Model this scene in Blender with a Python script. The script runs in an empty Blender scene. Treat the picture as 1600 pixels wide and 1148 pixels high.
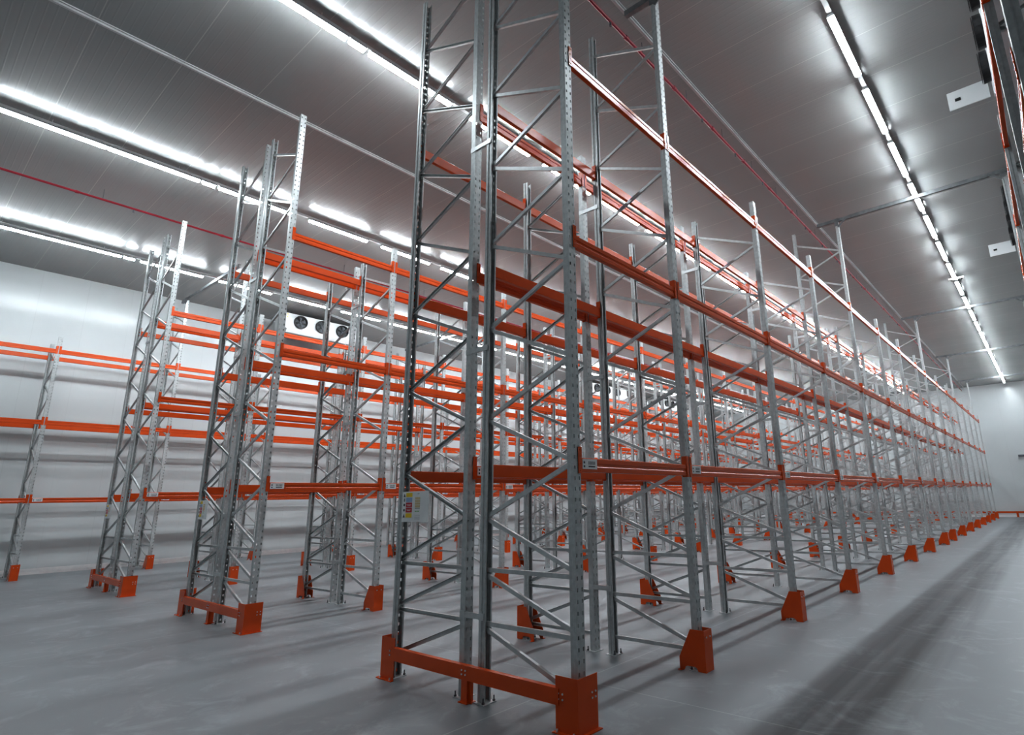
import bpy, bmesh, math, random
from mathutils import Vector, Matrix
random.seed(5)
SC = bpy.context.scene
COL = SC.collection
PI = math.pi

# ------------------------------------------------------------------ camera numbers (1600 x 1148 frame)
FPX, CX, CY, W, H = 892.01, 894.468, 559.188, 1600.0, 1148.0
CAM = Vector((3.195, -5.913, 1.756)); YAW, PITCH, ROLL = 0.684, 0.243, -0.022
fwd = Vector((-math.sin(YAW)*math.cos(PITCH), math.cos(YAW)*math.cos(PITCH), math.sin(PITCH)))
r0 = Vector((math.cos(YAW), math.sin(YAW), 0)); u0 = r0.cross(fwd)
RGT = r0*math.cos(ROLL) + u0*math.sin(ROLL); UPV = -r0*math.sin(ROLL) + u0*math.cos(ROLL)
cam_data = bpy.data.cameras.new('camera'); cam = bpy.data.objects.new('camera', cam_data); COL.objects.link(cam)
M = Matrix((RGT, UPV, -fwd)).transposed().to_4x4(); M.translation = CAM
cam.matrix_world = M
cam_data.sensor_fit = 'HORIZONTAL'; cam_data.sensor_width = 36.0; cam_data.lens = FPX*36/W
cam_data.shift_x = (W/2-CX)/W; cam_data.shift_y = -(H/2-CY)/W
cam_data.clip_end = 300
SC.camera = cam

def view_size(p0, p1, h):
    """how large a bar from p0 to p1 of height h shows (0 when outside the view)"""
    n = 0; s = 0
    for k in range(9):
        v = p0.lerp(p1, k/8) - CAM; z = v.dot(fwd)
        if z < 0.3: continue
        x = CX + FPX*v.dot(RGT)/z; y = CY - FPX*v.dot(UPV)/z
        if -5 < x < W+5 and -5 < y < H+5:
            n += 1; s += (FPX/z)**2
    return s/9*(p1-p0).length*h

# ------------------------------------------------------------------ materials
def new_mat(name):
    m = bpy.data.materials.new(name); m.use_nodes = True
    nt = m.node_tree; b = nt.nodes['Principled BSDF']; return m, nt, b
def nd(nt, t, **k):
    n = nt.nodes.new(t)
    for a, v in k.items():
        if a.startswith('i_'): n.inputs[a[2:].replace('_', ' ')].default_value = v
        else: setattr(n, a, v)
    return n
def ramp(nt, fac, stops):
    r = nt.nodes.new('ShaderNodeValToRGB'); e = r.color_ramp.elements
    while len(e) < len(stops): e.new(0.5)
    for i, (p, c) in enumerate(stops):
        e[i].position = p; e[i].color = (*c, 1) if len(c) == 3 else c
    nt.links.new(fac, r.inputs[0]); return r.outputs[0]
def noisy(name, c0, c1, rough, metal=0.0, scale=6, bump=0.0, spec=0.5):
    m, nt, b = new_mat(name)
    tc = nd(nt, 'ShaderNodeTexCoord'); n = nd(nt, 'ShaderNodeTexNoise', i_Scale=scale, i_Detail=4.0)
    nt.links.new(tc.outputs['Object'], n.inputs['Vector'])
    nt.links.new(ramp(nt, n.outputs['Fac'], [(0.3, c0), (0.7, c1)]), b.inputs['Base Color'])
    b.inputs['Roughness'].default_value = rough; b.inputs['Metallic'].default_value = metal
    b.inputs['Specular IOR Level'].default_value = spec
    if bump:
        bp = nd(nt, 'ShaderNodeBump', i_Strength=bump, i_Distance=0.01)
        nt.links.new(n.outputs['Fac'], bp.inputs['Height']); nt.links.new(bp.outputs[0], b.inputs['Normal'])
    return m
MAT = {}
MAT['galv'] = noisy('galvanised_steel', (0.44, 0.46, 0.465), (0.56, 0.58, 0.585), 0.42, 0.25, 22)
MAT['brace'] = noisy('galvanised_brace', (0.50, 0.515, 0.52), (0.60, 0.615, 0.62), 0.36, 0.4, 15)
MAT['orange'] = noisy('orange_paint', (0.62, 0.085, 0.010), (0.69, 0.10, 0.013), 0.23, 0.0, 3, spec=0.4)
MAT['plate'] = noisy('zinc_plate', (0.62, 0.64, 0.65), (0.75, 0.76, 0.77), 0.4, 0.4, 30)
MAT['bolt'] = noisy('dark_bolt', (0.05, 0.05, 0.055), (0.12, 0.12, 0.13), 0.4, 0.6, 30)
MAT['zincbolt'] = noisy('bright_bolt', (0.75, 0.75, 0.75), (0.9, 0.9, 0.9), 0.3, 0.5, 30)
MAT['paper'] = noisy('label_paper', (0.80, 0.81, 0.82), (0.88, 0.88, 0.88), 0.5, 0, 9)
MAT['ink'] = noisy('label_ink', (0.05, 0.05, 0.06), (0.09, 0.09, 0.1), 0.5, 0, 9)
MAT['yellow'] = noisy('notice_yellow', (0.80, 0.56, 0.03), (0.86, 0.62, 0.05), 0.5, 0, 9)
MAT['red'] = noisy('notice_red', (0.50, 0.03, 0.05), (0.58, 0.05, 0.07), 0.5, 0, 9)
MAT['blue'] = noisy('notice_blue', (0.30, 0.42, 0.60), (0.36, 0.48, 0.66), 0.5, 0, 9)
MAT['tan'] = noisy('notice_tan', (0.62, 0.50, 0.28), (0.70, 0.58, 0.36), 0.5, 0, 9)
MAT['green'] = noisy('notice_green', (0.20, 0.42, 0.18), (0.28, 0.5, 0.24), 0.5, 0, 9)
MAT['white'] = noisy('white_sheet_metal', (0.62, 0.64, 0.65), (0.68, 0.69, 0.70), 0.35, 0, 2)
MAT['housing'] = noisy('lamp_housing', (0.50, 0.52, 0.53), (0.6, 0.61, 0.62), 0.4, 0.2, 4)
MAT['tray'] = noisy('steel_trunking', (0.5, 0.505, 0.51), (0.6, 0.6, 0.6), 0.45, 0.1, 4)
MAT['portal'] = noisy('portal_steel', (0.20, 0.21, 0.22), (0.30, 0.31, 0.32), 0.4, 0.6, 8)
MAT['pipe_red'] = noisy('red_pipe_paint', (0.26, 0.014, 0.03), (0.32, 0.02, 0.04), 0.4, 0, 5)
MAT['black'] = noisy('black_plastic', (0.010, 0.011, 0.012), (0.03, 0.03, 0.033), 0.4, 0, 12)
MAT['darkgrey'] = noisy('dark_grey_metal', (0.10, 0.11, 0.13), (0.16, 0.17, 0.19), 0.4, 0.3, 8)

m, nt, b = new_mat('tube_glow')
b.inputs['Base Color'].default_value = (1, 1, 1, 1); b.inputs['Emission Color'].default_value = (0.88, 0.96, 1.0, 1)
b.inputs['Emission Strength'].default_value = 120.0
MAT['glow'] = m

def wall_mat(name, c, axis):
    """white insulated panels: fine vertical joints every 1.15 m, satin paint"""
    m, nt, b = new_mat(name)
    tc = nd(nt, 'ShaderNodeTexCoord'); sp = nd(nt, 'ShaderNodeSeparateXYZ'); nt.links.new(tc.outputs['Object'], sp.inputs[0])
    mo = nd(nt, 'ShaderNodeMath', operation='PINGPONG'); mo.inputs[1].default_value = 0.575
    nt.links.new(sp.outputs[axis], mo.inputs[0])
    gt = nd(nt, 'ShaderNodeMath', operation='LESS_THAN'); gt.inputs[1].default_value = 0.008
    nt.links.new(mo.outputs[0], gt.inputs[0])
    n = nd(nt, 'ShaderNodeTexNoise', i_Scale=0.6, i_Detail=3.0); nt.links.new(tc.outputs['Object'], n.inputs['Vector'])
    base = ramp(nt, n.outputs['Fac'], [(0.3, tuple(x*0.95 for x in c)), (0.7, c)])
    mx = nd(nt, 'ShaderNodeMixRGB'); nt.links.new(gt.outputs[0], mx.inputs[0]); nt.links.new(base, mx.inputs[1])
    mx.inputs[2].default_value = (*[x*0.93 for x in c], 1)
    nt.links.new(mx.outputs[0], b.inputs['Base Color'])
    b.inputs['Roughness'].default_value = 0.2
    w = nd(nt, 'ShaderNodeTexWave', i_Scale=0.35, i_Distortion=1.5, bands_direction='Z')
    nt.links.new(tc.outputs['Object'], w.inputs['Vector'])
    bp = nd(nt, 'ShaderNodeBump', i_Strength=0.08, i_Distance=0.01)
    nt.links.new(w.outputs['Fac'], bp.inputs['Height']); nt.links.new(bp.outputs[0], b.inputs['Normal'])
    return m
MAT['wall_y'] = wall_mat('white_wall_panels_side', (0.62, 0.65, 0.66), 'Y')
MAT['wall_x'] = wall_mat('white_wall_panels_end', (0.64, 0.665, 0.675), 'X')

# ceiling: satin panels with fine ribs running across the rows and a light joint every 1.15 m
m, nt, b = new_mat('ribbed_ceiling_panels')
tc = nd(nt, 'ShaderNodeTexCoord'); sp = nd(nt, 'ShaderNodeSeparateXYZ'); nt.links.new(tc.outputs['Object'], sp.inputs[0])
ad = nd(nt, 'ShaderNodeMath', operation='ADD'); ad.inputs[1].default_value = 4.85; nt.links.new(sp.outputs['Y'], ad.inputs[0])
pp = nd(nt, 'ShaderNodeMath', operation='PINGPONG'); pp.inputs[1].default_value = 0.575; nt.links.new(ad.outputs[0], pp.inputs[0])
lt = nd(nt, 'ShaderNodeMath', operation='LESS_THAN'); lt.inputs[1].default_value = 0.006; nt.links.new(pp.outputs[0], lt.inputs[0])
n = nd(nt, 'ShaderNodeTexNoise', i_Scale=0.35, i_Detail=3.0); nt.links.new(tc.outputs['Object'], n.inputs['Vector'])
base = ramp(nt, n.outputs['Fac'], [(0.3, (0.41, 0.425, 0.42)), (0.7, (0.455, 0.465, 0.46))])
mx = nd(nt, 'ShaderNodeMixRGB'); nt.links.new(lt.outputs[0], mx.inputs[0]); nt.links.new(base, mx.inputs[1]); mx.inputs[2].default_value = (0.58, 0.58, 0.57, 1)
nt.links.new(mx.outputs[0], b.inputs['Base Color'])
b.inputs['Roughness'].default_value = 0.24; b.inputs['Metallic'].default_value = 0.15
ml = nd(nt, 'ShaderNodeMath', operation='MULTIPLY'); ml.inputs[1].default_value = 2*PI/0.115; nt.links.new(ad.outputs[0], ml.inputs[0])
sn = nd(nt, 'ShaderNodeMath', operation='SINE'); nt.links.new(ml.outputs[0], sn.inputs[0])
pw = nd(nt, 'ShaderNodeMath', operation='SMOOTH_MAX'); pw.inputs[1].default_value = 0.75; pw.inputs[2].default_value = 0.1
nt.links.new(sn.outputs[0], pw.inputs[0])
bp = nd(nt, 'ShaderNodeBump', i_Strength=0.4, i_Distance=0.01)
nt.links.new(pw.outputs[0], bp.inputs['Height']); nt.links.new(bp.outputs[0], b.inputs['Normal'])
MAT['ceiling'] = m

# floor: grey resin, cloudy, streaked along the aisles, tyre band in the wide aisle, thin pale joints
m, nt, b = new_mat('grey_resin_floor')
tc = nd(nt, 'ShaderNodeTexCoord'); sp = nd(nt, 'ShaderNodeSeparateXYZ'); nt.links.new(tc.outputs['Object'], sp.inputs[0])
n1 = nd(nt, 'ShaderNodeTexNoise', i_Scale=0.55, i_Detail=6.0, i_Roughness=0.6); nt.links.new(tc.outputs['Object'], n1.inputs['Vector'])
mp = nd(nt, 'ShaderNodeMapping'); mp.inputs['Scale'].default_value = (5.0, 0.18, 1); nt.links.new(tc.outputs['Object'], mp.inputs[0])
n2 = nd(nt, 'ShaderNodeTexNoise', i_Scale=1.0, i_Detail=5.0); nt.links.new(mp.outputs[0], n2.inputs['Vector'])
base = ramp(nt, n1.outputs['Fac'], [(0.3, (0.20, 0.214, 0.226)), (0.7, (0.275, 0.292, 0.306))])
def band(x0, x1, soft):
    a = nd(nt, 'ShaderNodeMapRange', interpolation_type='SMOOTHSTEP'); a.inputs[1].default_value = x0-soft; a.inputs[2].default_value = x0+soft
    c = nd(nt, 'ShaderNodeMapRange', interpolation_type='SMOOTHSTEP'); c.inputs[1].default_value = x1-soft; c.inputs[2].default_value = x1+soft
    c.inputs[3].default_value = 1; c.inputs[4].default_value = 0
    nt.links.new(sp.outputs['X'], a.inputs[0]); nt.links.new(sp.outputs['X'], c.inputs[0])
    q = nd(nt, 'ShaderNodeMath', operation='MULTIPLY'); nt.links.new(a.outputs[0], q.inputs[0]); nt.links.new(c.outputs[0], q.inputs[1]); return q.outputs[0]
bnd = band(1.15, 2.05, 0.10)
st = ramp(nt, n2.outputs['Fac'], [(0.35, (0.35,)*3), (0.62, (1.0,)*3)])
q = nd(nt, 'ShaderNodeMath', operation='MULTIPLY'); nt.links.new(bnd, q.inputs[0]); nt.links.new(st, q.inputs[1])
q2 = nd(nt, 'ShaderNodeMath', operation='MULTIPLY'); nt.links.new(q.outputs[0], q2.inputs[0]); q2.inputs[1].default_value = 0.72
m1 = nd(nt, 'ShaderNodeMixRGB'); nt.links.new(q2.outputs[0], m1.inputs[0]); nt.links.new(base, m1.inputs[1]); m1.inputs[2].default_value = (0.095, 0.10, 0.106, 1)
# pale scuffs
n3 = nd(nt, 'ShaderNodeTexNoise', i_Scale=1.7, i_Detail=8.0, i_Roughness=0.7, i_Distortion=1.2); nt.links.new(tc.outputs['Object'], n3.inputs['Vector'])
sc = ramp(nt, n3.outputs['Fac'], [(0.52, (0,)*3), (0.72, (0.45,)*3)])
m2 = nd(nt, 'ShaderNodeMixRGB'); nt.links.new(sc, m2.inputs[0]); nt.links.new(m1.outputs[0], m2.inputs[1]); m2.inputs[2].default_value = (0.42, 0.45, 0.48, 1)
def joint(sock, off, period):
    a = nd(nt, 'ShaderNodeMath', operation='ADD'); a.inputs[1].default_value = off; nt.links.new(sock, a.inputs[0])
    c = nd(nt, 'ShaderNodeMath', operation='PINGPONG'); c.inputs[1].default_value = period/2; nt.links.new(a.outputs[0], c.inputs[0])
    d = nd(nt, 'ShaderNodeMath', operation='LESS_THAN'); d.inputs[1].default_value = 0.006; nt.links.new(c.outputs[0], d.inputs[0]); return d.outputs[0]
j = nd(nt, 'ShaderNodeMath', operation='MAXIMUM'); nt.links.new(joint(sp.outputs['X'], 0.8, 6.1), j.inputs[0]); nt.links.new(joint(sp.outputs['Y'], 1.0, 9.0), j.inputs[1])
jm = nd(nt, 'ShaderNodeMath', operation='MULTIPLY'); jm.inputs[1].default_value = 0.45; nt.links.new(j.outputs[0], jm.inputs[0])
m3 = nd(nt, 'ShaderNodeMixRGB'); nt.links.new(jm.outputs[0], m3.inputs[0]); nt.links.new(m2.outputs[0], m3.inputs[1]); m3.inputs[2].default_value = (0.5, 0.52, 0.53, 1)
nt.links.new(m3.outputs[0], b.inputs['Base Color'])
rr = ramp(nt, n1.outputs['Fac'], [(0.3, (0.36,)*3), (0.7, (0.5,)*3)]); nt.links.new(rr, b.inputs['Roughness'])
bp = nd(nt, 'ShaderNodeBump', i_Strength=0.05, i_Distance=0.01); nt.links.new(n3.outputs['Fac'], bp.inputs['Height']); nt.links.new(bp.outputs[0], b.inputs['Normal'])
MAT['floor'] = m

# ------------------------------------------------------------------ mesh helpers
class MB:
    def __init__(s): s.v = []; s.f = []; s.mi = []
    def add(s, vs, fs, mi=0):
        o = len(s.v); s.v += [tuple(v) for v in vs]; s.f += [tuple(i+o for i in f) for f in fs]; s.mi += [mi]*len(fs); return s
    def box(s, x0, x1, y0, y1, z0, z1, mi=0):
        vs = [(x, y, z) for z in (z0, z1) for y in (y0, y1) for x in (x0, x1)]
        return s.add(vs, [(0,2,3,1), (4,5,7,6), (0,1,5,4), (2,6,7,3), (0,4,6,2), (1,3,7,5)], mi)
    def prism(s, poly, axis, a, b, mi=0, caps=True):
        """poly: 2-D points; extruded along axis from a to b"""
        def P(p, t):
            return {'x': (t, p[0], p[1]), 'y': (p[0], t, p[1]), 'z': (p[0], p[1], t)}[axis]
        n = len(poly); vs = [P(p, a) for p in poly] + [P(p, b) for p in poly]
        fs = [(i, (i+1) % n, n+(i+1) % n, n+i) for i in range(n)]
        if caps: fs += [tuple(range(n-1, -1, -1)), tuple(range(n, 2*n))]
        return s.add(vs, fs, mi)
    def bar(s, p0, p1, w, t, side=(0, 1, 0), mi=0):
        """rectangular bar from p0 to p1; t along side, w across"""
        p0 = Vector(p0); p1 = Vector(p1); d = (p1-p0).normalized(); sd = Vector(side); sd = (sd - d*sd.dot(d)).normalized(); o = d.cross(sd)
        c = [sd*(a*t/2)+o*(b_*w/2) for a, b_ in ((-1,-1), (1,-1), (1,1), (-1,1))]
        vs = [p0+q for q in c]+[p1+q for q in c]
        return s.add(vs, [(0,1,5,4), (1,2,6,5), (2,3,7,6), (3,0,4,7), (3,2,1,0), (4,5,6,7)], mi)
    def cyl(s, p0, p1, r, n=10, r1=None, mi=0):
        p0 = Vector(p0); p1 = Vector(p1); d = (p1-p0).normalized(); a = d.orthogonal().normalized(); c = d.cross(a); r1 = r if r1 is None else r1
        vs = [p0+(a*math.cos(2*PI*i/n)+c*math.sin(2*PI*i/n))*r for i in range(n)]+[p1+(a*math.cos(2*PI*i/n)+c*math.sin(2*PI*i/n))*r1 for i in range(n)]
        return s.add(vs, [(i, (i+1) % n, n+(i+1) % n, n+i) for i in range(n)]+[tuple(range(n-1,-1,-1)), tuple(range(n, 2*n))], mi)
    def mesh(s, name, *mats):
        me = bpy.data.meshes.new(name); me.from_pydata(s.v, [], s.f)
        for k in mats: me.materials.append(MAT[k])
        me.polygons.foreach_set('material_index', s.mi)
        bm = bmesh.new(); bm.from_mesh(me); bmesh.ops.recalc_face_normals(bm, faces=bm.faces); bm.to_mesh(me); bm.free(); me.update(); return me
def ob(name, me, parent=None, loc=(0,0,0), rz=0, smooth=False):
    o = bpy.data.objects.new(name, me); COL.objects.link(o); o.location = loc; o.rotation_euler = (0, 0, rz)
    if parent: o.parent = parent
    return o
def tag(o, label, cat, group=None, kind=None):
    if label: o['label'] = label
    if cat: o['category'] = cat
    if group: o['group'] = group
    if kind: o['kind'] = kind
    return o
def copy_tree(o, parent=None):
    c = o.copy(); COL.objects.link(c); c.parent = parent
    for ch in o.children: copy_tree(ch, c)
    return c
def joined(root, name):
    """the shapes of a thing and all its parts as one mesh (for copies too far off to show parts)"""
    mb = MB(); mats = []
    def rec(o, Mx):
        Mo = Mx @ Matrix.LocRotScale(o.location, o.rotation_euler, o.scale)
        if o.type == 'MESH':
            keys = []
            for mt in o.data.materials:
                k = [q for q in MAT if MAT[q] == mt][0]
                if k not in mats: mats.append(k)
                keys.append(mats.index(k))
            off = len(mb.v); mb.v += [tuple(Mo @ v.co) for v in o.data.vertices]
            for p in o.data.polygons: mb.f.append(tuple(i+off for i in p.vertices)); mb.mi.append(keys[p.material_index])
        for ch in o.children: rec(ch, Mo)
    for ch in root.children: rec(ch, Matrix())
    return mb.mesh(name, *mats)
ORD = ['first', 'second', 'third', 'fourth', 'fifth', 'sixth', 'seventh', 'eighth', 'ninth', 'tenth', 'eleventh', 'twelfth', 'thirteenth', 'fourteenth', 'fifteenth', 'sixteenth', 'seventeenth', 'eighteenth', 'nineteenth', 'twentieth',
       'twenty-first', 'twenty-second', 'twenty-third', 'twenty-fourth', 'twenty-fifth', 'twenty-sixth']

# ------------------------------------------------------------------ layout
DEP, GAP, PIT, SHORT = 1.1, 0.274, 2.984, 2.01
ZS, ZT = 6.65, 8.57
LEV = (2.05, 4.17, 6.22)
YF = [-2.01]
for i in range(7): YF.append(i*PIT)
YF.append(YF[-1]+SHORT)
for i in range(7): YF.append(YF[-1]+PIT)
NF = len(YF)                      # 16 frames
PORT = (1, 4, 8, 11, 14)
CEIL = 9.04
XW, YE, XR, YB = -20.0, 43.6, 9.5, -11.0
ROWX = {1: 0.0, 2: -6.122, 3: -12.144, 4: -18.35, 0: 3.48+2*DEP+GAP}
ROWN = {1: 'nearest double rack', 2: 'middle double rack', 3: 'farthest double rack', 4: 'rack along the side wall', 0: 'rack across the wide aisle'}

# ------------------------------------------------------------------ setting
def struct(name, mb, *mats):
    o = ob(name, mb.mesh(name, *mats)); o['kind'] = 'structure'; return o
struct('floor', MB().box(XW-0.2, XR+0.2, YB-0.2, YE+0.2, -0.2, 0), 'floor')
struct('ceiling', MB().box(XW-0.2, XR+0.2, YB-0.2, YE+0.2, CEIL, CEIL+0.2), 'ceiling')
struct('wall_left', MB().box(XW-0.2, XW, YB-0.2, YE+0.2, 0, CEIL), 'wall_y')
struct('wall_right', MB().box(XR, XR+0.2, YB-0.2, YE+0.2, 0, CEIL), 'wall_y')
struct('wall_end', MB().box(XW, XR, YE, YE+0.2, 0, CEIL), 'wall_x')
struct('wall_back', MB().box(XW, XR, YB-0.2, YB, 0, CEIL), 'wall_x')
cov = [(0, 0), (0.09, 0), (0.07, 0.02), (0.03, 0.07), (0.012, 0.16), (0, 0.16)]
struct('baseboard_left', MB().prism([(XW+p[0], p[1]) for p in cov], 'y', YB, YE), 'paper')
struct('baseboard_end', MB().prism([(YE-p[0], p[1]) for p in cov], 'x', XW, XR), 'paper')
# ceiling hanger profiles running along the rows
tb = [(-0.035, CEIL), (-0.035, CEIL-0.02), (-0.012, CEIL-0.02), (-0.012, CEIL-0.05), (-0.02, CEIL-0.05), (-0.02, CEIL-0.062), (0.02, CEIL-0.062), (0.02, CEIL-0.05), (0.012, CEIL-0.05), (0.012, CEIL-0.02), (0.035, CEIL-0.02), (0.035, CEIL)]
for i, x in enumerate((-0.67, -6.9)):
    struct('trim_%d' % (i+1), MB().prism([(x+p[0], p[1]) for p in tb], 'y', YB, YE), 'tray')

# ------------------------------------------------------------------ upright mesh (web with slots faces +x)
def upright_mesh(hh, name):
    mb = MB(); xw = 0.0375; hw = 0.05; pit = 0.09
    ys = [-hw, -0.039, -0.022, 0.022, 0.039, hw]
    n = int(hh/pit); z = 0.0
    for k in range(n):
        z0, z1, z2, z3 = k*pit, k*pit+0.030, k*pit+0.060, (k+1)*pit
        if k == n-1: z3 = hh
        vs = [(xw, y, zz) for zz in (z0, z1, z2, z3) for y in ys]
        fs = []
        for a in range(3):
            for c in range(5):
                if a == 1 and c in (1, 3): continue
                fs.append((a*6+c, a*6+c+1, (a+1)*6+c+1, (a+1)*6+c))
        mb.add(vs, fs)
    # flanges with a step and folded lips, walls 3 mm thick
    for s in (-1, 1):
        o = [(xw, s*hw), (0.004, s*hw), (-0.004, s*0.043), (-0.0375, s*0.043), (-0.0375, s*0.026), (-0.0345, s*0.026), (-0.0345, s*0.040), (-0.003, s*0.040), (0.006, s*0.047), (xw-0.003, s*0.047)]
        mb.prism(o, 'z', 0, hh)
    return mb.mesh(name, 'galv')
UP = {ZS: upright_mesh(ZS, 'upright_short'), ZT: upright_mesh(ZT, 'upright_tall')}
fp = MB().box(-0.075, 0.060, -0.079, 0.079, 0, 0.008)
FOOT = fp.mesh('foot_plate', 'plate')
ab = MB().cyl((-0.055, 0, 0.008), (-0.055, 0, 0.055), 0.006, 8).cyl((-0.055, 0, 0.008), (-0.055, 0, 0.022), 0.013, 6)
ANCH = ab.mesh('anchor_bolt', 'bolt')

def brace_mesh(p0, p1, name):
    """C-section lacing: a web facing the front with two lips"""
    p0 = Vector(p0); p1 = Vector(p1); mb = MB(); d = (p1-p0).normalized(); o = d.cross(Vector((0, 1, 0)))
    mb.bar(p0+Vector((0, -0.013, 0)), p1+Vector((0, -0.013, 0)), 0.038, 0.003)
    for s in (-1, 1): mb.bar(p0+o*(s*0.0175), p1+o*(s*0.0175), 0.003, 0.028)
    return mb.mesh(name, 'brace')
def frame_parts(hh):
    """outer upright at x=+DEP/2, inner at x=-DEP/2; lacing between"""
    xo, xi = DEP/2, -DEP/2; L = []
    def br(kind, zi, zo): L.append((kind, brace_mesh((xi+0.0, 0, zi), (xo-0.0, 0, zo), kind)))
    br('horizontal_brace', 0.19, 0.19); br('diagonal_brace', 0.62, 0.23)
    br('horizontal_brace', 0.66, 0.66); br('diagonal_brace', 1.09, 0.70)
    br('horizontal_brace', 1.13, 1.13)
    z = 1.60; br('diagonal_brace', z, 1.17); k = 0
    while True:
        zn = z+0.475
        if zn > hh-0.08: break
        if k % 2 == 0: br('diagonal_brace', z+0.01, zn)
        else: br('diagonal_brace', zn, z+0.01)
        z = zn; k += 1
    return L
FP = {ZS: frame_parts(ZS), ZT: frame_parts(ZT)}
def frame_proto(hh, spacer):
    r = ob('rack_upright', None)
    for s in (1, -1):
        ob('post', UP[hh], r, (s*DEP/2, 0, 0), 0 if s > 0 else PI)
        f = ob('foot_plate', FOOT, r, (s*DEP/2, 0, 0), 0 if s > 0 else PI)
        [ob('anchor_bolt', ANCH, f, (0, q, 0)) for q in (-0.065, 0.065)]
    for nm, me in FP[hh]: ob(nm, me, r)
    if spacer:
        for zz in (0.72, 3.3, 5.73):
            if zz < hh: ob('row_spacer', SPACER, r, (-DEP/2-GAP/2, 0, zz))
    return r
SPACER = MB().bar((-GAP/2+0.03, -0.053, 0), (GAP/2-0.03, -0.053, 0), 0.05, 0.003).bar((-GAP/2+0.045, -0.04, 0.023), (GAP/2-0.045, -0.04, 0.023), 0.004, 0.024).bar((-GAP/2+0.045, -0.04, -0.023), (GAP/2-0.045, -0.04, -0.023), 0.004, 0.024).box(-GAP/2-0.03, -GAP/2+0.035, -0.056, -0.051, -0.03, 0.03).box(GAP/2-0.035, GAP/2+0.03, -0.056, -0.051, -0.03, 0.03).mesh('row_spacer', 'brace')
protos = {}
for hh in (ZS, ZT):
    for sp_ in (False, True):
        r = frame_proto(hh, sp_); protos[hh, sp_] = [r, False, joined(r, 'rack_upright')]
def place_frame(hh, sp_, x, y, rz, label, group, full=True):
    if full:
        pr = protos[hh, sp_]
        if not pr[1]: pr[1] = True; o = pr[0]
        else: o = copy_tree(pr[0])
        o.location = (x, y, 0); o.rotation_euler = (0, 0, rz)
        o['label'] = label; o['category'] = 'rack frame'; o['group'] = group
    else:
        o = ob('rack_upright', protos[hh, sp_][2], None, (x, y, 0), rz); tag(o, label, 'rack frame', group)
    return o
def used_copy_fix():
    for k, (r, used, me) in protos.items():
        if not used:
            for ch in list(r.children_recursive)+[r]: bpy.data.objects.remove(ch)

def half_name(row, half):
    if row == 4: return 'of the '+ROWN[4]
    if row == 0: return 'of the '+ROWN[0]
    return {'AB': 'right', 'CD': 'left'}[half]+' half of the '+ROWN[row]
for row in (1, 2, 3, 4, 0):
    X = ROWX[row]
    halves = ('AB', 'CD') if row in (1, 2, 3) else (('AB',) if row == 4 else ('CD',))
    ys = list(YF)
    if row == 4: ys = [-2*PIT, -PIT] + YF[1:]
    for half in halves:
        for n, y in enumerate(ys):
            nn = n if row != 4 else n-1
            tall = (row in (1, 2, 3) and n == 0) or (row == 1 and half == 'AB' and n in PORT) or (row == 3 and half == 'CD' and n in PORT) or (row == 4 and nn in PORT) or (row == 0 and n in PORT)
            hh = ZT if tall else ZS
            xc = X-DEP/2 if half == 'AB' else X-1.5*DEP-GAP
            sp_ = half == 'AB' and row in (1, 2, 3)
            lab = ('tall ' if tall else '')+'galvanised upright frame, '+half_name(row, half)+', '+ORD[n]+' from the front'
            place_frame(hh, sp_, xc, y, 0 if half == 'AB' else PI, lab, 'upright frames '+('of the '+ROWN[row]), full=y < 21)
used_copy_fix()

# ------------------------------------------------------------------ beams
def beam_meshes(L):
    h = 0.062
    prof = [(-0.022, -h), (0.022, -h), (0.025, -h+0.006), (0.025, -0.018), (0.019, -0.010), (0.019, 0.010), (0.025, 0.018), (0.025, h-0.006), (0.020, h), (-0.020, h), (-0.025, h-0.006), (-0.025, -h+0.006)]
    return MB().prism(prof, 'y', -L/2, L/2).mesh('rail', 'orange')
BW = {PIT: beam_meshes(PIT-0.11), SHORT: beam_meshes(SHORT-0.11)}
def connector(s):
    """hooked end plate: s=-1 near end, +1 far end; folded round the corner of the upright"""
    mb = MB(); mb.box(-0.03, 0.033, 0.0 if s < 0 else -0.005, 0.005 if s < 0 else 0.0, -0.075, 0.155)
    mb.box(0.029, 0.034, -0.045 if s < 0 else 0.0, 0.0 if s < 0 else 0.045, -0.075, 0.155)
    for zz in (-0.05, 0.01, 0.07, 0.13): mb.cyl((0.034, -0.02 if s < 0 else 0.02, zz), (0.037, -0.02 if s < 0 else 0.02, zz), 0.006, 8)
    return mb.mesh('end_connector', 'orange')
CON = {-1: connector(-1), 1: connector(1)}
lb = MB().box(0.0255, 0.0275, 0, 0.21, -0.035, 0.052, 0)
for zz, hh_ in ((0.022, 0.018), (-0.012, 0.018)):
    lb.box(0.0275, 0.0282, 0.015, 0.035, zz-hh_/2, zz+hh_/2, 1)
for k in range(9): lb.box(0.0275, 0.0282, 0.085+k*0.011, 0.085+k*0.011+(0.003 if k % 2 else 0.006), 0.004, 0.034, 1)
lb.box(0.0275, 0.0282, 0.085, 0.18, -0.018, -0.006, 1)
LABEL = lb.mesh('location_label', 'paper', 'ink')
def beam_proto(pit, lab):
    r = ob('rack_crossbar', None); L = pit-0.11
    ob('rail', BW[pit], r); ob('end_connector', CON[-1], r, (0, -L/2, 0)); ob('end_connector', CON[1], r, (0, L/2, 0))
    if lab: ob('location_label', LABEL, r, (0, -L/2+0.02, 0))
    return r
bp_ = {(p, l): beam_proto(p, l) for p in (PIT, SHORT) for l in (False, True)}
bj = {k: joined(v, 'rack_beam') for k, v in bp_.items()}
FN = {'A': 'right outer', 'B': 'right inner', 'C': 'left inner', 'D': 'left outer'}
spots = []
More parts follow.
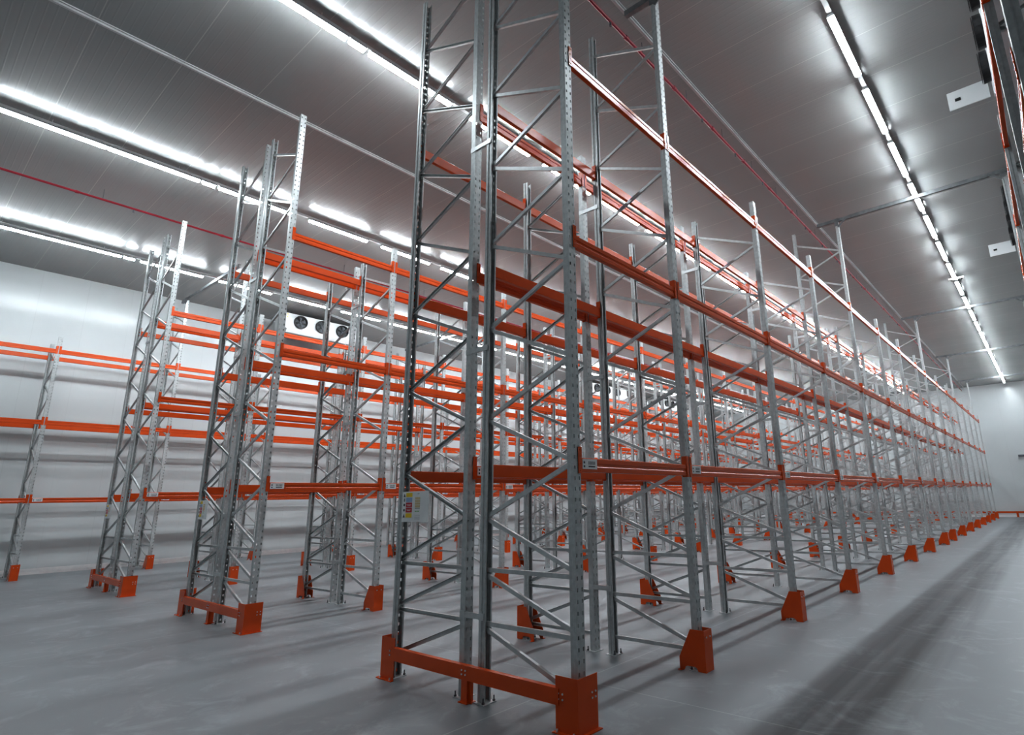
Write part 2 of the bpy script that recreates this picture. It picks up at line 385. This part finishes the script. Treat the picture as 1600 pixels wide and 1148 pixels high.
for row in (1, 2, 3, 4, 0):
    X = ROWX[row]; ys = YF if row != 4 else [-3*PIT, -2*PIT, -PIT] + YF[1:]
    faces = {'A': (X+0.0125, 0), 'B': (X-DEP-0.0125, PI), 'C': (X-DEP-GAP+0.0125, 0), 'D': (X-2*DEP-GAP-0.0125, PI)}
    use = 'ABCD' if row in (1, 2, 3) else ('AB' if row == 4 else 'CD')
    for f_ in use:
        x, rz = faces[f_]
        for n in range(len(ys)-1):
            y0, y1 = ys[n], ys[n+1]
            for li, z in enumerate(LEV):
                p0, p1 = Vector((x, y0, z)), Vector((x, y1, z))
                s = view_size(p0, p1, 0.12)
                if s <= 0: continue
                spots.append((s, row, f_, n, li, x, (y0+y1)/2, z, rz, PIT if y1-y0 > 2.5 else SHORT))
spots.sort(key=lambda q: -q[0])
rest = MB(); uniq = set()
for i, (s, row, f_, n, li, x, y, z, rz, pit) in enumerate(spots):
    lab = li == 0
    if i < 300:
        face = {0: 'aisle side' if f_ == 'D' else 'back', 4: 'aisle side' if f_ == 'A' else 'wall side'}.get(row) or FN[f_]+' face'
        text = 'orange %s-level beam, %s of the %s, %s bay' % (('lowest', 'middle', 'top')[li], face, ROWN[row], ORD[n])
        if y < 16:
            o = copy_tree(bp_[pit, lab])
        else:
            o = ob('rack_crossbar', bj[pit, lab])
        o.location = (x, y, z); o.rotation_euler = (0, 0, rz)
        tag(o, text, 'rack beam', 'orange beams of the '+ROWN[row])
    else:
        Mo = Matrix.Translation((x, y, z)) @ Matrix.Rotation(rz, 4, 'Z'); me = bj[pit, False]
        off = len(rest.v); rest.v += [tuple(Mo @ v.co) for v in me.vertices]
        for p in me.polygons: rest.f.append(tuple(k+off for k in p.vertices)); rest.mi.append(0)
for r in bp_.values():
    for ch in list(r.children_recursive)+[r]: bpy.data.objects.remove(ch)
if rest.v:
    tag(ob('rack_crossbar', rest.mesh('rack_crossbar', 'orange')), 'distant orange beams at the far ends of all the racks', 'rack beam', None, 'stuff')

# ------------------------------------------------------------------ upright guards
def guard_mesh():
    mb = MB(); X0, X1, yw, t = -0.18, 0.125, 0.085, 0.005
    mb.box(X1-t, X1, -yw, yw, 0, 0.40)
    side = [(X1, 0), (X1, 0.40), (-0.035, 0.40), (X0, 0.12), (X0, 0), (X0+0.05, 0), (X0+0.065, 0.03), (X0+0.09, 0.042), (0.0, 0.042), (0.02, 0.03), (0.035, 0)]
    for s in (-1, 1): mb.prism(side, 'y', s*yw-t/2, s*yw+t/2)
    for s in (-1, 1): mb.box(X0-0.005, X0+0.04, s*(yw+0.02)-0.02, s*(yw+0.02)+0.02, 0, 0.006)
    return mb
GM = guard_mesh().mesh('upright_guard', 'orange')
GBOLT = MB().cyl((0.125, 0.04, 0.33), (0.131, 0.04, 0.33), 0.009, 8).cyl((0.125, -0.04, 0.33), (0.131, -0.04, 0.33), 0.009, 8).mesh('bolt', 'zincbolt')
def guard(x, y, rz, label, group, part=True):
    o = ob('upright_guard', GM, None, (x, y, 0), rz); tag(o, label, 'rack guard', group)
    if part: ob('bolt', GBOLT, o)
    return o
for row in (1, 2, 3, 4, 0):
    X = ROWX[row]
    ys = YF[1:] if row != 4 else [-2*PIT, -PIT] + YF[1:]
    for n, y in enumerate(ys):
        nn = n+1 if row != 4 else n
        if row != 0: guard(X, y, 0, 'orange steel guard at the right-hand foot of the %s, %s frame' % (ROWN[row], ORD[nn]), 'orange guards on the '+ROWN[row], y < 16)
        if row in (1, 2, 3): guard(X-2*DEP-GAP, y, PI, 'orange steel guard at the left-hand foot of the %s, %s frame' % (ROWN[row], ORD[nn]), 'orange guards on the '+ROWN[row], y < 16)
        elif row == 0 and y > 2: guard(X-2*DEP-GAP, y, PI, 'orange steel guard at the aisle foot of the %s, %s frame' % (ROWN[row], ORD[nn]), 'orange guards on the '+ROWN[row], False)

# ------------------------------------------------------------------ end barriers in front of each double rack
def end_barrier(row):
    X = ROWX[row]; y = YF[0]; yf = y-0.125; xl = X-2*DEP-GAP; t = 0.006
    r = ob('end_barrier', None, None, (X-DEP-GAP/2, y, 0))
    tag(r, 'orange end barrier with corner posts and rail before the '+ROWN[row], 'rack barrier', 'orange end barriers')
    ox = X-DEP-GAP/2
    def corner(s):
        a = (X if s > 0 else xl) - ox; xo = a+s*0.095; xi = a-s*0.135
        mb = MB()
        yy = -0.125
        pts = [(xi, yy), (xo, yy), (xo, yy+0.25), (xo-s*t, yy+0.25), (xo-s*t, yy+t), (xi, yy+t)]
        mb.prism(pts, 'z', 0, 0.40)
        mb.box(min(xi, xo)-0.01, max(xi, xo)+0.01, yy-0.035, yy, 0, 0.008)
        mb.box(*(sorted((xo, xo+s*0.035))), yy-0.03, yy+0.26, 0, 0.008)
        o = ob('corner_post', mb.mesh('corner_post', 'orange'), r)
        bo = MB()
        for dx in (0.03, 0.075):
            for zz in (0.235, 0.275):
                bo.cyl((xi+s*dx, yy-0.006, zz), (xi+s*dx, yy, zz), 0.008, 8)
                bo.cyl((xo+s*0.006, yy+0.25-dx, zz), (xo, yy+0.25-dx, zz), 0.008, 8)
        for dx in (0.03, 0.2): bo.cyl((xi+s*dx, yy-0.02, 0.008), (xi+s*dx, yy-0.02, 0.03), 0.009, 8)
        ob('bolt', bo.mesh('bolt', 'zincbolt'), o)
    corner(1); corner(-1)
    x0, x1 = xl-ox+0.10, X-ox-0.10
    yy = -0.125
    rail = [(yy-0.008, 0.19), (yy-0.008, 0.31), (yy+0.045, 0.31), (yy+0.045, 0.30), (yy+0.0, 0.30), (yy+0.0, 0.20), (yy+0.045, 0.20), (yy+0.045, 0.19)]
    ob('rail', MB().prism(rail, 'x', x0, x1).mesh('rail', 'orange'), r)
    bo = MB()
    for dx in (-0.025, 0.025):
        for zz in (0.235, 0.27): bo.cyl((dx, yy-0.015, zz), (dx, yy-0.008, zz), 0.008, 8)
    po = MB().box(-0.04, 0.04, yy+0.0, yy+0.075, 0, 0.30).prism([(0.04, 0), (0.04, 0.2), (0.085, 0)], 'y', yy+0.02, yy+0.026).box(-0.06, 0.06, yy-0.02, yy+0.09, 0, 0.008)
    p = ob('middle_post', po.mesh('middle_post', 'orange'), r); ob('bolt', bo.mesh('bolt', 'zincbolt'), p)
for row in (1, 2, 3): end_barrier(row)

# ------------------------------------------------------------------ load notices
NB = MB().box(-0.235, 0.235, -0.004, 0.0, 0, 0.32).mesh('board', 'paper')
def bars(c, rects, name):
    mb = MB()
    for x0, x1, z0, z1 in rects: mb.box(x0, x1, -0.006, -0.004, z0, z1)
    return mb.mesh(name, c)
NP = [('yellow_panel', 'yellow', [(-0.165, -0.055, 0.262, 0.305), (-0.165, -0.055, 0.045, 0.09)]), ('blue_panel', 'blue', [(-0.165, -0.055, 0.208, 0.255)]),
      ('red_panel', 'red', [(-0.165, -0.055, 0.154, 0.202), (-0.165, -0.055, 0.098, 0.148)]), ('tan_table', 'tan', [(0.0, 0.085, 0.15+0.028*k, 0.173+0.028*k) for k in range(4)]),
      ('green_mark', 'green', [(0.0, 0.03, 0.105, 0.115), (0.045, 0.075, 0.105, 0.115)]),
      ('text_line', 'ink', [(0.0, 0.085, 0.138, 0.143)]+[(0.0, 0.09, 0.03+0.02*k, 0.032+0.02*k) for k in range(3)]+[(0.04, 0.07, 0.292, 0.296)])]
NP = [(a, bars(c, rs, a)) for a, c, rs in NP]
pg = MB()
for z0 in (0.262, 0.045): pg.prism([(-0.215, z0), (-0.18, z0), (-0.1975, z0+0.036)], 'y', -0.0062, -0.004)
pg.box(-0.208, -0.203, -0.0062, -0.004, 0.213, 0.248).box(-0.192, -0.187, -0.0062, -0.004, 0.213, 0.248)
for z0 in (0.16, 0.105): pg.cyl((-0.1975, -0.0062, z0+0.018), (-0.1975, -0.004, z0+0.018), 0.014, 12)
PG = pg.mesh('pictogram', 'ink')
TW = MB()
for z0, dk in ((0.178, 0), (0.168, 1), (0.125, 0), (0.115, 1)): TW.box(-0.15+0.01*dk, -0.07-0.01*dk, -0.0072, -0.006, z0, z0+0.004)
TWM = TW.mesh('panel_lettering', 'paper')
def notice(row, tilt, label):
    r = ob('load_notice', None, None, (ROWX[row]-2*DEP-GAP+0.30, YF[0]-0.062, 1.56), tilt); tag(r, label, 'sign', 'white rack load notices')
    ob('board', NB, r)
    for a, me in NP: ob(a, me, r)
    ob('pictogram', PG, r); ob('panel_lettering', TWM, r)
notice(1, 0.0, 'white load notice with coloured panels on the first frame of the nearest double rack')
notice(2, -0.05, 'white load notice on the first frame of the middle double rack')
notice(3, 0.0, 'white load notice seen edge-on, on the first frame of the farthest double rack')

# ------------------------------------------------------------------ lights
DIFF = {}; HOUS = {}
def lamp_meshes(L):
    pr = [(-0.05, 0.0), (-0.042, -0.03), (0.0, -0.042), (0.042, -0.03), (0.05, 0.0)]
    d = MB().prism(pr, 'y', 0.02, L-0.02).mesh('diffuser', 'glow')
    h_ = MB().prism([(-0.054, 0.0), (-0.054, 0.02), (-0.035, 0.045), (0.035, 0.045), (0.054, 0.02), (0.054, 0.0)], 'y', 0, L).mesh('housing', 'housing')
    return d, h_
LAMPL, LAMPS = 1.66, 0.28
lampM = {L: lamp_meshes(L) for L in (LAMPL, LAMPS)}
ZL = 8.86
def lamp(x, y, L, label, group, name='pendant_tube_light', cat='tube light'):
    r = ob(name, None, None, (x, y, ZL)); tag(r, label, cat, group)
    d, h_ = lampM[L]
    ob('diffuser', d, r); ob('housing', h_, r)
    return r
lamp_rows = {'over the wide aisle': (1.76, 2.28, 2.13, 5), 'beyond the nearest rack': (-4.2, -1.89, 2.10, 4), 'left of the middle rack': (-10.42, -1.90, 2.10, 4), 'beside the side wall': (-16.5, -1.84, 2.10, 4)}
for where, (x, ys, st, every) in lamp_rows.items():
    starts = [ys+i*st for i in range(-1, 22)] if x > 1 else [-5.60, -3.94]+[ys+i*st for i in range(0, 22)]
    starts = [q for q in starts if q < YE-1.8]
    for cnt, y in enumerate(starts):
        lamp(x, y, LAMPL, 'glowing tube light, %s in the line %s' % (ORD[cnt], where), 'tube lights '+where)
        if x < 1 and cnt % 5 == 1:
            lamp(x, y+LAMPL+0.06 if cnt > 1 else y+1.70, LAMPS, 'short emergency lamp after the %s tube in the line %s' % (ORD[cnt], where), 'short lamps '+where, 'pendant_emergency_light', 'short lamp')
    # trunking and hangers
    t = ob('light_trunking', MB().box(x-0.035, x+0.035, YB+1.5, YE-0.6, ZL+0.05, ZL+0.10).mesh('light_trunking', 'tray')); tag(t, 'long grey steel trunking carrying the tube lights '+where, 'trunking')
    hm = MB().cyl((x, 0, ZL+0.10), (x, 0, CEIL), 0.006, 6).mesh('hanger', 'tray'); y = YB+2
    while y < YE-0.6: ob('hanger', hm, t, (0, y, 0)); y += 2.1

# ------------------------------------------------------------------ red sprinkler pipes
for x, z, where in ((-0.82, 8.80, 'above the nearest rack'), (-12.8, 8.78, 'above the farthest double rack'), (-6.4, 8.95, 'above the middle rack')):
    if x == -6.4: continue
    y0, y1 = YB+0.2, YE-0.1
    t = ob('sprinkler_pipe', MB().cyl((x, y0, z), (x, y1, z), 0.026, 12).mesh('sprinkler_pipe', 'pipe_red')); tag(t, 'thin red sprinkler pipe under the ceiling '+where, 'pipe')
    cp = MB().cyl((x, 0, z), (x, 0.07, z), 0.036, 12).mesh('coupling', 'pipe_red')
    hg = MB().cyl((x, 0.5, z), (x, 0.5, CEIL), 0.005, 6).mesh('hanger', 'darkgrey'); hd = MB().cyl((x, 1.1, z-0.02), (x, 1.1, z-0.09), 0.014, 8, 0.02).mesh('sprinkler_head', 'darkgrey')
    y = y0+0.8
    while y < y1-1.5:
        ob('coupling', cp, t, (0, y, 0)); ob('sprinkler_head', hd, t, (0, y, 0)); ob('hanger', hg, t, (0, y, 0))
        y += 1.5 if x > -5 else 3.0

# ------------------------------------------------------------------ portal bars across the aisles
def portal(xa, xb, legs, y, label, group):
    z0, z1 = ZT+0.002, ZT+0.09
    mb = MB(); a = 0.035
    prof = [(y-a, z0), (y+a, z0), (y+a, z0+0.012), (y-a+0.012, z0+0.012), (y-a+0.012, z1-0.012), (y+a, z1-0.012), (y+a, z1), (y-a, z1)]
    mb.prism(prof, 'x', xa, xb)
    o = ob('portal_bar', mb.mesh('portal_bar', 'portal')); tag(o, label, 'rack tie bar', group)
    g = MB()
    for x, s in legs:
        g.bar((x+s*0.03, y-0.060, z0-0.16), (x+s*0.24, y-0.060, z0+0.03), 0.05, 0.012)
        g.box(x-0.05, x+0.05, y-0.058, y-0.052, z0-0.12, z1)
        ob('knee_bracket', g.mesh('knee_bracket', 'portal'), o); g = MB()
for i, n in enumerate(PORT):
    portal(-0.48, 4.0, ((0.0, 1), (3.48, -1)), YF[n], 'grey steel tie bar over the wide aisle, %s from the front' % ORD[i], 'tie bars over the wide aisle')
    portal(ROWX[3]-2*DEP-GAP+0.48, ROWX[4]-0.5, ((ROWX[3]-2*DEP-GAP, -1), (ROWX[4], 1)), YF[n], 'grey steel tie bar by the side wall, %s from the front' % ORD[i], 'tie bars by the side wall')

# ------------------------------------------------------------------ air coolers
def air_cooler(x, y, z0, s, L, nfan, label, end_panel=False):
    """face at x facing s*x, casing behind it; runs along +y from y"""
    hh, dp = 0.60, 0.80
    r = ob('air_cooler', None, None, (x, y, z0)); tag(r, label, 'air cooler', 'ceiling air coolers')
    mb = MB(); xs = sorted((0, -s*dp)); mb.box(xs[0], xs[1], 0, L, 0, hh)
    mb.prism([(0, 0), (-s*dp, 0), (-s*dp*0.8, -0.2), (-s*dp*0.1, -0.14)], 'y', 0.12, L-0.12)
    ob('casing', mb.mesh('casing', 'white'), r)
    for k in range(nfan):
        yc = L*(0.19+0.27*k) if nfan == 3 else L*(k+0.5)/nfan
        R = 0.245
        sh = MB(); n = 28
        vs = []; fs = []
        prof = ((R, 0.0), (R+0.01, 0.10), (R-0.015, 0.10), (R-0.02, 0.005))
        for (rr, d) in prof:
            for i in range(n):
                a = 2*PI*i/n; vs.append((s*d, yc+rr*math.cos(a), hh/2+rr*math.sin(a)))
        for a in range(3):
            for i in range(n): fs.append((a*n+i, a*n+(i+1) % n, (a+1)*n+(i+1) % n, (a+1)*n+i))
        sh.add(vs, fs)
        sh.cyl((s*0.002, yc, hh/2), (s*0.006, yc, hh/2), R-0.01, 28)
        f = ob('fan', sh.mesh('fan', 'black'), r)
        bl = MB(); bl.cyl((s*0.01, yc, hh/2), (s*0.07, yc, hh/2), 0.06, 16)
        for q in range(5):
            a = 2*PI*q/5+k*0.4; c, sn_ = math.cos(a), math.sin(a)
            c2, s2 = math.cos(a+0.75), math.sin(a+0.75); r1, r2 = 0.05, R-0.035
            bl.add([(s*0.02, yc+r1*c, hh/2+r1*sn_), (s*0.02, yc+r2*c, hh/2+r2*sn_), (s*0.055, yc+r2*c2, hh/2+r2*s2), (s*0.055, yc+r1*c2, hh/2+r1*s2)], [(0, 1, 2, 3)])
        ob('fan_blade', bl.mesh('fan_blade', 'darkgrey'), f)
        gr = MB()
        for rr in (0.07, 0.115, 0.16, 0.205, 0.245):
            pv = None
            for i in range(25):
                a = 2*PI*i/24; p = (s*0.115, yc+rr*math.cos(a), hh/2+rr*math.sin(a))
                if pv: gr.bar(pv, p, 0.005, 0.005, (1, 0, 0))
                pv = p
        for q in range(6):
            a = PI*q/6; gr.bar((s*0.115, yc-0.245*math.cos(a), hh/2-0.245*math.sin(a)), (s*0.115, yc+0.245*math.cos(a), hh/2+0.245*math.sin(a)), 0.006, 0.006, (1, 0, 0))
        ob('fan_grille', gr.mesh('fan_grille', 'black'), f)
    lt_ = MB().box(*sorted((-s*0.36, -s*0.44)), -0.012, 0, hh*0.42, hh*0.56); ob('latch', lt_.mesh('latch', 'black'), r)
    st = MB()
    for (a, c) in ((0.03, 0.75), (0.03, 0.92), (0.62, 0.78)):
        st.prism([(0.06+a*0.6, hh*c-0.03), (0.12+a*0.6, hh*c-0.03), (0.09+a*0.6, hh*c+0.025)], 'x', *sorted((0, s*0.002)))
    ob('warning_sticker', st.mesh('warning_sticker', 'yellow'), r)
    hg = MB()
    for yy in (0.2, L/2, L-0.2):
        for xx in (-s*0.08, -s*dp*0.9): hg.cyl((xx, yy, hh), (xx, yy, CEIL-z0), 0.008, 6); hg.box(xx-0.03, xx+0.03, yy-0.03, yy+0.03, hh, hh+0.015)
    ob('hanger', hg.mesh('hanger', 'darkgrey'), r)
    if end_panel:
        ep = MB().box(*sorted((0.05*s, 0.62*s)), L-0.02, L, 0.02, 0.36); p = ob('end_panel', ep.mesh('end_panel', 'white'), r)
        ob('latch', MB().box(*sorted((0.44*s, 0.52*s)), L-0.03, L-0.02, 0.16, 0.21).mesh('latch', 'black'), p)
    return r
air_cooler(-18.2, 3.15, 8.30, 1, 3.15, 3, 'white three-fan air cooler hung near the side wall behind the first racks')
air_cooler(-18.2, 21.9, 8.30, 1, 4.2, 3, 'white air cooler hung near the side wall, second from the front')
air_cooler(-18.2, 29.9, 8.30, 1, 3.15, 3, 'distant white air cooler near the side wall, third from the front')
air_cooler(3.52, 1.1, 8.02, -1, 3.7, 4, 'air cooler high above the rack across the wide aisle, nearest', True)
air_cooler(3.52, 9.2, 8.02, -1, 3.7, 4, 'air cooler high above the rack across the wide aisle, further back', True)

# ------------------------------------------------------------------ end wall things
br_ = ob('wall_barrier', None, None, (0, YE-0.35, 0)); tag(br_, 'low orange barrier rail running along the far end wall', 'barrier')
ob('rail', MB().box(-14, 5, -0.04, 0.04, 0.26, 0.38).mesh('rail', 'orange'), br_)
x = -13.4
while x < 5:
    ob('post', MB().box(-0.06, 0.06, 0.045, 0.12, 0, 0.36).box(-0.1, 0.1, 0.0, 0.16, 0, 0.01).mesh('post', 'orange') if 'bpost' not in globals() else bpost, br_, (x, 0, 0)); x += 1.6
hk = ob('wall_mounted_bracket', None, None, (1.95, YE, 4.0)); tag(hk, 'dark grey steel bracket fixed to the far end wall', 'bracket')
ob('bracket_plate', MB().box(-0.3, 0.05, -0.12, -0.0, -0.06, 0.06).mesh('bracket_plate', 'darkgrey'), hk)
ob('bracket_arm', MB().box(0.05, 0.9, -0.10, -0.03, -0.045, 0.03).mesh('bracket_arm', 'darkgrey'), hk)

cs = ob('ceiling_sensor', None, None, (1.80, 16.75, ZL-0.05)); tag(cs, 'small grey sensor box mounted beside the tube lights over the wide aisle', 'sensor')
ob('sensor_body', MB().box(-0.22, 0.22, -0.05, 0.05, 0, 0.07).prism([(-0.05, 0), (0.05, 0), (0.03, -0.04), (-0.03, -0.04)], 'y', -0.04, 0.04).mesh('sensor_body', 'tray'), cs)
ob('sensor_lens', MB().cyl((0.15, 0, 0), (0.15, 0, -0.03), 0.035, 14, 0.02).cyl((-0.15, 0, 0), (-0.15, 0, -0.03), 0.035, 14, 0.02).mesh('sensor_lens', 'black'), cs)

# ------------------------------------------------------------------ world and look
w = bpy.data.worlds.new('world'); SC.world = w; w.use_nodes = True
w.node_tree.nodes['Background'].inputs[0].default_value = (0.6, 0.65, 0.7, 1); w.node_tree.nodes['Background'].inputs[1].default_value = 0.2
SC.view_settings.view_transform = 'Standard'; SC.view_settings.look = 'None'
SC.view_settings.exposure = 0.0; SC.view_settings.gamma = 0.8
SC.cycles.max_bounces = 5; SC.cycles.diffuse_bounces = 3; SC.cycles.glossy_bounces = 3
SC.cycles.use_denoising = True; SC.cycles.use_adaptive_sampling = True; SC.cycles.adaptive_threshold = 0.02
SC.cycles.sample_clamp_indirect = 4.0
